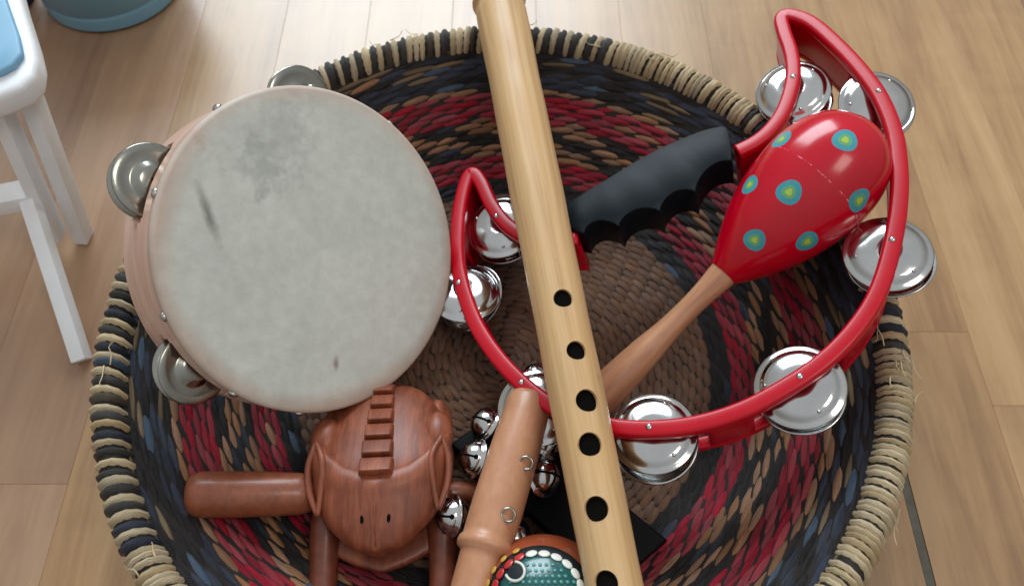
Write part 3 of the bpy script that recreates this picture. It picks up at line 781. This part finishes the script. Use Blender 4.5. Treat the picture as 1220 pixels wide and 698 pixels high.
def lerp_list(ctrl, n):
    P = np.array(ctrl, float); out = []
    for i in range(len(P) - 1):
        p0 = P[max(i - 1, 0)]; p1 = P[i]; p2 = P[i + 1]; p3 = P[min(i + 2, len(P) - 1)]
        for k in range(n):
            t = k / n; out.append(.5 * (2 * p1 + (p2 - p0) * t + (2 * p0 - 5 * p1 + 4 * p2 - p3) * t * t + (3 * p1 - p0 - 3 * p2 + p3) * t ** 3))
    out.append(P[-1]); return out
body = lerp_list([(-.014, .008, .006, .012, .9), (-.011, .016, .002, .020, .9), (-.002, .0245, .0, .028, .88), (.012, .0310, .0, .034, .85), (.034, .0358, .002, .0405, .8), (.050, .033, .006, .042, .75), (.060, .028, .010, .038, .8)], 5)
part('body', *[fr(loft(body)[0]), loft(body)[1]], M_frog, frog)
head = lerp_list([(.048, .0335, .020, .0375, .6), (.0505, .0345, .020, .0425, .55), (.054, .0348, .020, .0445, .5), (.058, .0345, .020, .0448, .5), (.063, .0335, .020, .0425, .52), (.069, .0290, .020, .0395, .55), (.075, .0200, .020, .0362, .6), (.0805, .0105, .0205, .0325, .7), (.083, .002, .0215, .0300, .8)], 5)
hV, hF = loft(head); hV = [(u, v - .026 * (abs(u) / .035) ** 1.8 * max(0, min(1, (.081 - v) / .033)), w + (.0016 - .0085 * abs(u) / .035) * max(0, min(1, (v - .046) / .016)) * (1 if w > .028 else 0)) for u, v, w in hV]; hd_ = part('head', fr(hV), hF, M_frog, frog)
jaw = lerp_list([(.040, .0310, .003, .0115, .6), (.058, .0338, .003, .0105, .55), (.066, .0330, .003, .0105, .6), (.0725, .0290, .003, .0105, .62), (.0780, .0210, .003, .0108, .65), (.0825, .0115, .004, .0110, .7), (.0855, .0025, .0060, .0105, .8)], 5)
jV, jF = loft(jaw); part('lower_jaw', fr(jV), jF, M_frog, frog)
# head crest line down the nose
V, Fc = tube([Vector((0, .060, .0437)), Vector((0, .066, .0420)), Vector((0, .074, .0378)), Vector((0, .0812, .0330))], lambda t: .0009 - .0003 * t, 8)
part('nose_ridge', fr(V), Fc, M_frog, hd_)
# saw-toothed ridge along the back
bt = BVHTree.FromPolygons([Vector(v) for v in loft(body)[0]] + [Vector(v) for v in hV], loft(body)[1] + [tuple(i + len(loft(body)[0]) for i in f) for f in hF])
def top(u, v):
    h = bt.ray_cast(Vector((u, v, .2)), Vector((0, 0, -1))); return h[0].z if h[0] else .03
nst = 6
for k in range(nst):
    v0 = -.009 + .0101 * k; v1 = v0 + .0101; w0 = .0062 + .0006 * k
    za, zb = top(0, v0), top(0, v1)
    P = [(-w0, v0, za - .005), (w0, v0, za - .005), (w0, v1, zb - .005), (-w0, v1, zb - .005), (-w0 * .86, v0 + .0006, za + .0030), (w0 * .80, v0 + .0006, za + .0030), (w0 * .80, v1 - .0008, zb + .0052), (-w0 * .80, v1 - .0008, zb + .0052)]
    Vb, Fb = bevelled(P, [(0, 3, 2, 1), (4, 5, 6, 7), (0, 1, 5, 4), (1, 2, 6, 5), (2, 3, 7, 6), (3, 0, 4, 7)], .0011, 3)
    part('ridge_tooth', fr(Vb), Fb, M_frog, frog, sharp=50)
for sgn in (-1, 1):
    def pt(u, v, lift=0): return Vector((sgn * u, v, top(sgn * u, v) + lift))
    # eye lobe
    c = pt(.0280, .0245, -.0040); part('eye', fr(ellipsoid(scaled(frame(c, Vector((1, 0, 0)), Vector((0, 1, 0)), Vector((0, 0, 1))), .0082, .0128, .0082))[0]), ellipsoid(Matrix.Identity(4))[1], M_frog, frog)
    # raised brow frame running down the cheek
    path = catmull([Vector((sgn * .0310, .030, .0385)), Vector((sgn * .0340, .042, .0365)), Vector((sgn * .0330, .054, .0340)), Vector((sgn * .0285, .0650, .0315))], 5)
    part('cheek_ridge', *[fr(tube(path, lambda t: .0013 + .0006 * sin(pi * t), 6)[0]), tube(path, .001, 6)[1]], M_frog, hd_)
    path = catmull([Vector((sgn * .0310, .030, .0388)), pt(.0262, .042, .0003), pt(.0268, .054, .0003), Vector((sgn * .0285, .0650, .0320))], 5)
    part('brow_ridge', *[fr(tube(path, lambda t: .0012 + .0006 * sin(pi * t), 8)[0]), tube(path, .001, 8)[1]], M_frog, hd_)
    # nostril: a near-black bead, its colour standing for shade in the slit
    c = Vector((sgn * .0062, .0700, top(sgn * .0062, .0700) + .0000)); part('nostril', fr(ellipsoid(scaled(frame(c, Vector((1, 0, 0)), Vector((0, 1, 0)), Vector((0, 0, 1))), .0009, .0026, .0008), 10, 6)[0]), ellipsoid(Matrix.Identity(4), 10, 6)[1], M_holeshade, hd_)
    # haunch and front leg
    c = Vector((sgn * .0262, .010, .0090)); part('haunch', fr(ellipsoid(scaled(frame(c, Vector((1, 0, 0)), Vector((0, .95, -.3)), Vector((0, .3, .95))), .0085, .0150, .0100))[0]), ellipsoid(Matrix.Identity(4))[1], M_frog, frog)
    path = catmull([Vector((sgn * .0270, .050, .014)), Vector((sgn * .0290, .066, .010)), Vector((sgn * .0290, .090, .006)), Vector((sgn * .0280, .116, .0060))], 5)
    part('front_leg', *[fr(tube(path, lambda t: .0085 - .0025 * t, 12)[0]), tube(path, .001, 12)[1]], M_frogshade, frog)

# the rasp stick through the frog
sA = at(222, 589, ZR - .026); sB = at(590, 586, ZB + .016)
sd = (sB - sA).normalized(); sl = (sB - sA).length; SM = frame(sA, *basis(sd, Vector((0, 0, 1))))
sk = thing('rasp_stick', sA, 'brown turned wooden stick with thick handle beside carved frog', 'stick')
thk = (at(374, 590, ZR - .040) - sA).length
ctr = [(.0065, 0), (.0098, .0020), (.0112, .006), (.0114, .020), (.0110, thk * .6), (.0104, thk * .88), (.0092, thk * .97), (.0068, thk * 1.0), (.0066, thk * 1.01)]
pr = [(0, -.0004)] + ctr + [(.0084, thk * 1.03), (.0086, thk * 1.06), (.0064, thk * 1.08), (.0076, thk * 1.10), (.0076, thk * 1.13), (.0058, thk * 1.15), (.0056, sl * .8), (.0058, sl - .003), (.0045, sl), (0, sl + .0004)]
V, Fc = lathe(pr, 32); k = thk * 1.02
so = link('stick_handle', mesh('stick_handle', *lathe([q for q in pr if q[1] <= k] + [(0, k)], 36)), sk, M_stick); so.matrix_basis = SM.copy(); so.matrix_basis.translation = (0, 0, 0)
so2 = link('stick_shaft', mesh('stick_shaft', *lathe([(0, k)] + [q for q in pr if q[1] > k], 28)), sk, M_stick); so2.matrix_basis = so.matrix_basis
for o_ in (so, so2): o_.data.set_sharp_from_angle(angle=radians(50))

# ------------------------------------------------------------------ bell stick
bA = at(633, 472, ZB + .040); bB = at(545, 760, ZB + .046)
bd = (bB - bA).normalized(); bl = (bB - bA).length; bx, by, bz = basis(bd, Vector((1, 0, 0))); BM = frame(bA, bx, by, bz)
bel = thing('bell_stick', bA, 'turned light wooden stick with small silver jingle bells wired to it', 'bell stick')
tcol = min((abs(pix(bA + bd * (bl * q / 300))[1] - 652), bl * q / 300) for q in range(300))[1]
pr = [(0, 0), (.0086, 0), (.0108, .0012), (.0117, .004), (.0120, .012), (.0127, .03), (.0130, tcol * .75), (.0125, tcol - .006), (.0124, tcol - .0035), (.0136, tcol - .002), (.0140, tcol), (.0136, tcol + .002), (.0112, tcol + .0034), (.0108, tcol + .008), (.0098, tcol + .03), (.0100, bl * .9), (.0090, bl - .002), (0, bl)]
wo = link('handle', mesh('handle', *lathe(pr, 40)), bel, M_bellwood); wo.matrix_basis = BM.copy(); wo.matrix_basis.translation = (0, 0, 0); wo.data.set_sharp_from_angle(angle=radians(55))
BR = .0092
bp = [(0, BR)] + [(BR * sin(radians(a)), BR * cos(radians(a))) for a in (15, 30, 45, 60, 75, 84)] + [(BR * 1.16, .0007), (BR * 1.18, 0), (BR * 1.16, -.0007)] + [(BR * sin(radians(a)), BR * cos(radians(a))) for a in (96, 105, 120, 135, 150, 165)] + [(0, -BR)]
bell_me = mesh('bell', *lathe(bp, 28), True, None, [M_chrome])
V1, F1 = box(-.0068, .0068, -.0007, .0007, BR * .70, BR * 1.006); 
sl_pts = []
for aa in (0, pi / 2):
    Vs = []; Fs = []
    for i in range(13):
        q = radians(-62 + 124 * i / 12)
        for w in (-.0006, .0006):
            for rr in (BR * .98, BR * 1.008): v = Vector((rr * sin(q), w, rr * cos(q))); Vs.append(Matrix.Rotation(aa, 3, 'Z') @ v)
    for i in range(12):
        a, b = i * 4, i * 4 + 4; Fs += [(a, a + 1, b + 1, b), (a + 2, b + 2, b + 3, a + 3), (a + 1, a + 3, b + 3, b + 1), (a, b, b + 2, a + 2)]
    for sgnq in (-1, 1):
        q = radians(62 * sgnq); c = Vector((BR * .999 * sin(q), 0, BR * .999 * cos(q))); c = Matrix.Rotation(aa, 3, 'Z') @ c; bx_, by_, bz_ = basis(c)
        e = ellipsoid(scaled(frame(c, bx_, by_, bz_), .0013, .0013, .0003), 10, 4); off = len(Vs); Vs += e[0]; Fs += [tuple(i + off for i in f) for f in e[1]]
    sl_pts.append((Vs, Fs))
slit_me = mesh('bell_slit', *join(*sl_pts), True, None, [M_holeshade])  # dark strips on a closed bell, coloured as the shade in its slits
loop_path = [Vector((.0024 * cos(t), 0, -BR - .0016 + .0024 * sin(t))) for t in np.linspace(0, 2 * pi, 17)[:-1]]
loop_me = mesh('bell_loop', *tube(loop_path, .0006, 6, Vector((0, 1, .01)), True), True, None, [M_steel])
bells = [(567, 546, .026, (-.9, .1, .6)), (580, 506, .020, (-.8, .3, .7)), (540, 614, .030, (-.95, -.1, .5)), (647, 568, .028, (.7, -.1, .8)), (646, 528, .024, (.8, .4, .6)), (612, 642, .022, (.6, -.4, .6)), (640, 452, .024, (.4, .8, .6))]
for px, py, dz, ori in bells:
    c = at(px, py, ZB + dz); x, y, z = basis(Vector(ori), Vector((.3, 1, .2))); M = frame(c, x, y, z)
    bo_ = inst('bell', bell_me, M, bel)
    for nm, mm in (('bell_slit', slit_me), ('bell_loop', loop_me)):
        o = bpy.data.objects.new(nm, mm); COL.objects.link(o); o.parent = bo_
for px, py in ((624, 561), (603, 622)):           # wire eyes standing on the wood
    tt = min((hypot(pix(bA + bd * (bl * q / 300))[0] - px, pix(bA + bd * (bl * q / 300))[1] - py), bl * q / 300) for q in range(300))[1]
    p = bA + bd * tt; d = ray(px, py); 
    tgt = CAM + d * ((p - CAM).dot(d) / d.dot(d)); side = (tgt - p); side -= bd * side.dot(bd); up = bd.cross(side.normalized()); up = up if up.dot(CAM - p) > 0 else -up
    s_ = min(side.length, .0105); c = p + side.normalized() * s_ + up * sqrt(.0128 ** 2 - s_ ** 2) + up * .0012
    x, y, z = basis(CAM - c, bd)
    path = [c + x * .0031 * cos(t) + y * .0033 * sin(t) for t in np.linspace(0, 2 * pi, 19)[:-1]]
    part('wire_eye', *tube(path, .00062, 7, z, True), M_steel, bel)

# ------------------------------------------------------------------ black bar under the bell stick
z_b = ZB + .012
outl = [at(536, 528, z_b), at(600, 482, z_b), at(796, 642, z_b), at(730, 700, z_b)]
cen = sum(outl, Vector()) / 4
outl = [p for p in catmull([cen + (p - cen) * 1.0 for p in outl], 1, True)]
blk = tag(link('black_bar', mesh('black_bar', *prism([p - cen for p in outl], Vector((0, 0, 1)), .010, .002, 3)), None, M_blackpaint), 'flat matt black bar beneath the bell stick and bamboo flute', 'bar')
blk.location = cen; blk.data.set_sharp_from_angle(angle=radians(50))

# ------------------------------------------------------------------ painted gourd shaker
gc = at(648, 724, ZB + .034); GR = .0335
M_gourd = m_plain('gourd_orange_brown', lin(150, 70, 40), .32, coat=.4, nscale=50, nvar=.2)
M_gblk = m_plain('gourd_black_paint', lin(20, 30, 32), .5, spec=.3)
M_teal = m_plain('gourd_teal_paint', lin(12, 84, 84), .25, coat=.5)
M_teal2 = m_plain('gourd_light_teal_paint', lin(70, 150, 142), .3, coat=.4)
M_wht = m_plain('gourd_white_paint', lin(226, 226, 216), .35)
M_rd = m_plain('gourd_red_paint', lin(186, 32, 36), .3, coat=.4)
M_oc = m_plain('gourd_ochre_paint', lin(196, 150, 56), .35)
gou = thing('painted_shaker', (gc.x, gc.y, gc.z - GR), 'orange brown gourd shaker with teal dot painting beneath the bamboo flute', 'shaker')
gx, gy, gz = basis((at(630, 735, ZB + .06) - gc).normalized() * .2 + (CAM - gc).normalized(), Vector((1, 0, 0))); GM = frame(gc, gx, gy, gz)
gpf = [(GR * sin(radians(a)) * (1.0), GR * cos(radians(a)) * .96) for a in range(0, 181, 6)]
V, Fc = lathe([(max(r, 0) if r > 1e-5 else 0, z) for r, z in gpf], 56); part('gourd_body', xf(V, GM), Fc, M_gourd, gou)
gt = BVHTree.FromPolygons(xf(V, GM), Fc)
def gp(px, py, lift=0):
    h = gt.ray_cast(CAM, ray(px, py).normalized())
    if not h[0]: return None
    n = (h[0] - gc).normalized(); return h[0] + n * lift, n
def patch(cx, cy, r, mat, name, lift, parent):
    g = gp(cx, cy)
    if g: return part(name, *surf_disc(g[0], g[1], r, lift, gt, 0, 12, 48), mat, parent)
panel = patch(641, 712, .0243, M_gblk, 'painted_panel', .0003, gou)
patch(645, 713, .0196, M_teal, 'teal_field', .0006, panel)
eb = ellipsoid(Matrix.Identity(4), 12, 6)
def blob(px, py, r, mat, name, stretch=1.0, ang=0, h=.0005):
    g = gp(px, py, .0008)
    if not g: return
    x, y, z = basis(g[1]); xr = x * cos(ang) + y * sin(ang); yr = z.cross(xr)
    part(name, ellipsoid(scaled(frame(g[0], xr, yr, z), r * stretch, r, h), 12, 6)[0], eb[1], mat, panel)
for i in range(22):                               # border of white dots, red and ochre on the left
    a = 2 * pi * i / 22; px, py = 641 + 52 * cos(a), 712 - 52 * sin(a)
    if py < 705 or True:
        left = 105 < math.degrees(a) < 200
        blob(px, py, .0021, M_rd if left else M_wht, 'painted_dot', 1.35, a + pi / 2)
        if left: blob(641 + 61 * cos(a), 712 - 60 * sin(a), .0016, M_oc, 'painted_dot', 1.3, a + pi / 2)
for ix in range(-6, 7):
    for iy in range(-6, 7):
        px, py = 651 + ix * 7.4 + (iy % 2) * 2.5, 714 + iy * 6.8
        if hypot(px - 645, py - 713) < 44 and not hypot(px - 615, py - 682) < 13: blob(px, py, .00085, M_teal2, 'teal_dot', 1, 0, .0003)
for rr, cxy, mat in ((.0042, (615, 682), M_gblk),): patch(cxy[0], cxy[1], rr, mat, 'painted_circle', .0010, panel)
ring = []
for i in range(15):
    a = radians(-160 + 250 * i / 14); g = gp(615 + 11 * cos(a), 682 - 11 * sin(a), .0013)
    if g: ring.append(g[0])
if len(ring) > 3: part('painted_curve', *tube(ring, .00065, 6, gz), M_wht, panel)

# ------------------------------------------------------------------ things on the floor behind: stool, buckets
zs = .135
st = thing('toy_stool', (-.34, .10, 0), 'white painted toy stool with a pale blue seat pad', 'stool')
cr = [at(8, -60, zs), at(24, 0, zs), at(38, 45, zs), at(43, 68, zs), at(40, 88, zs), at(26, 103, zs), at(0, 114, zs), at(-60, 132, zs), at(-200, 165, zs), at(-230, 60, zs), at(-180, -80, zs)]
part('seat', *prism(cr, Vector((0, 0, 1)), .016, .004, 3), M_white, st, sharp=50)
zp = zs + .0005; pd = [at(-8, -60, zp + .004), at(6, -4, zp + .004), at(22, 42, zp + .004), at(26, 62, zp + .004), at(16, 76, zp + .004), at(0, 85, zp + .004), at(-60, 100, zp + .004), at(-180, 130, zp + .004), at(-205, 50, zp + .004), at(-170, -75, zp + .004)]
part('seat_pad', *prism(pd, Vector((0, 0, 1)), .0045, .0018, 2), M_bluepad, st, sharp=50)
def bar(name, p0, p1, w, d, parent, hint=Vector((1, 0, 0))):
    z = (p1 - p0).normalized(); x = (hint - z * hint.dot(z)).normalized(); y = z.cross(x); L = (p1 - p0).length
    part(name, xf(bevelled(*box(-w / 2, w / 2, -d / 2, d / 2, 0, L), .0012, 2)[0], frame(p0, x, y, z)), bevelled(*box(-w / 2, w / 2, -d / 2, d / 2, 0, L), .0012, 2)[1], M_white, parent, sharp=40)
bar('leg', at(100, 284, .001), at(30, 98, zs - .012), .0092, .0125, st)
bar('leg', at(68, 282, .012), at(-8, 112, zs - .012), .0085, .0125, st)
bar('leg', at(98, 430, .003), at(36, 240, .048), .0092, .0105, st)
bar('rung', at(42, 230, .046), at(-120, 262, .046), .016, .012, st, Vector((0, 1, 0)))
def cup(name, cx, cy, r, h, flare, mat, label, band=True):
    t = thing(name, (cx, cy, 0), label, 'bucket')
    pf = [(0, .001), (r - .003, .001), (r, .003), (r * 1.005, .012), (r * 1.0, .0135), (r * .985, .0150), (r * .985 + .001, .0165)]
    pf += [(r * .985 + .001 + flare * q, .0165 + (h - .0165) * q) for q in (.33, .66, 1)]
    top_r = pf[-1][0]; pf += [(top_r + .004, h + .001), (top_r + .004, h + .004), (top_r - .001, h + .004), (top_r - .002, h), (r * .96, .005), (0, .005)]
    V, Fc = lathe(pf, 72); part('bucket_body', [Vector(v) + Vector((cx, cy, 0)) for v in V], Fc, mat, t, sharp=50)
    return t
cup('toy_bucket', -.330, .357, .056, .10, .010, M_bluecup, 'grey blue plastic bucket standing on the wooden floor behind stool')
cup('toy_bucket', -.423, .343, .0295, .06, .002, M_darkblue, 'small dark blue plastic bucket between the stool and the grey blue bucket')
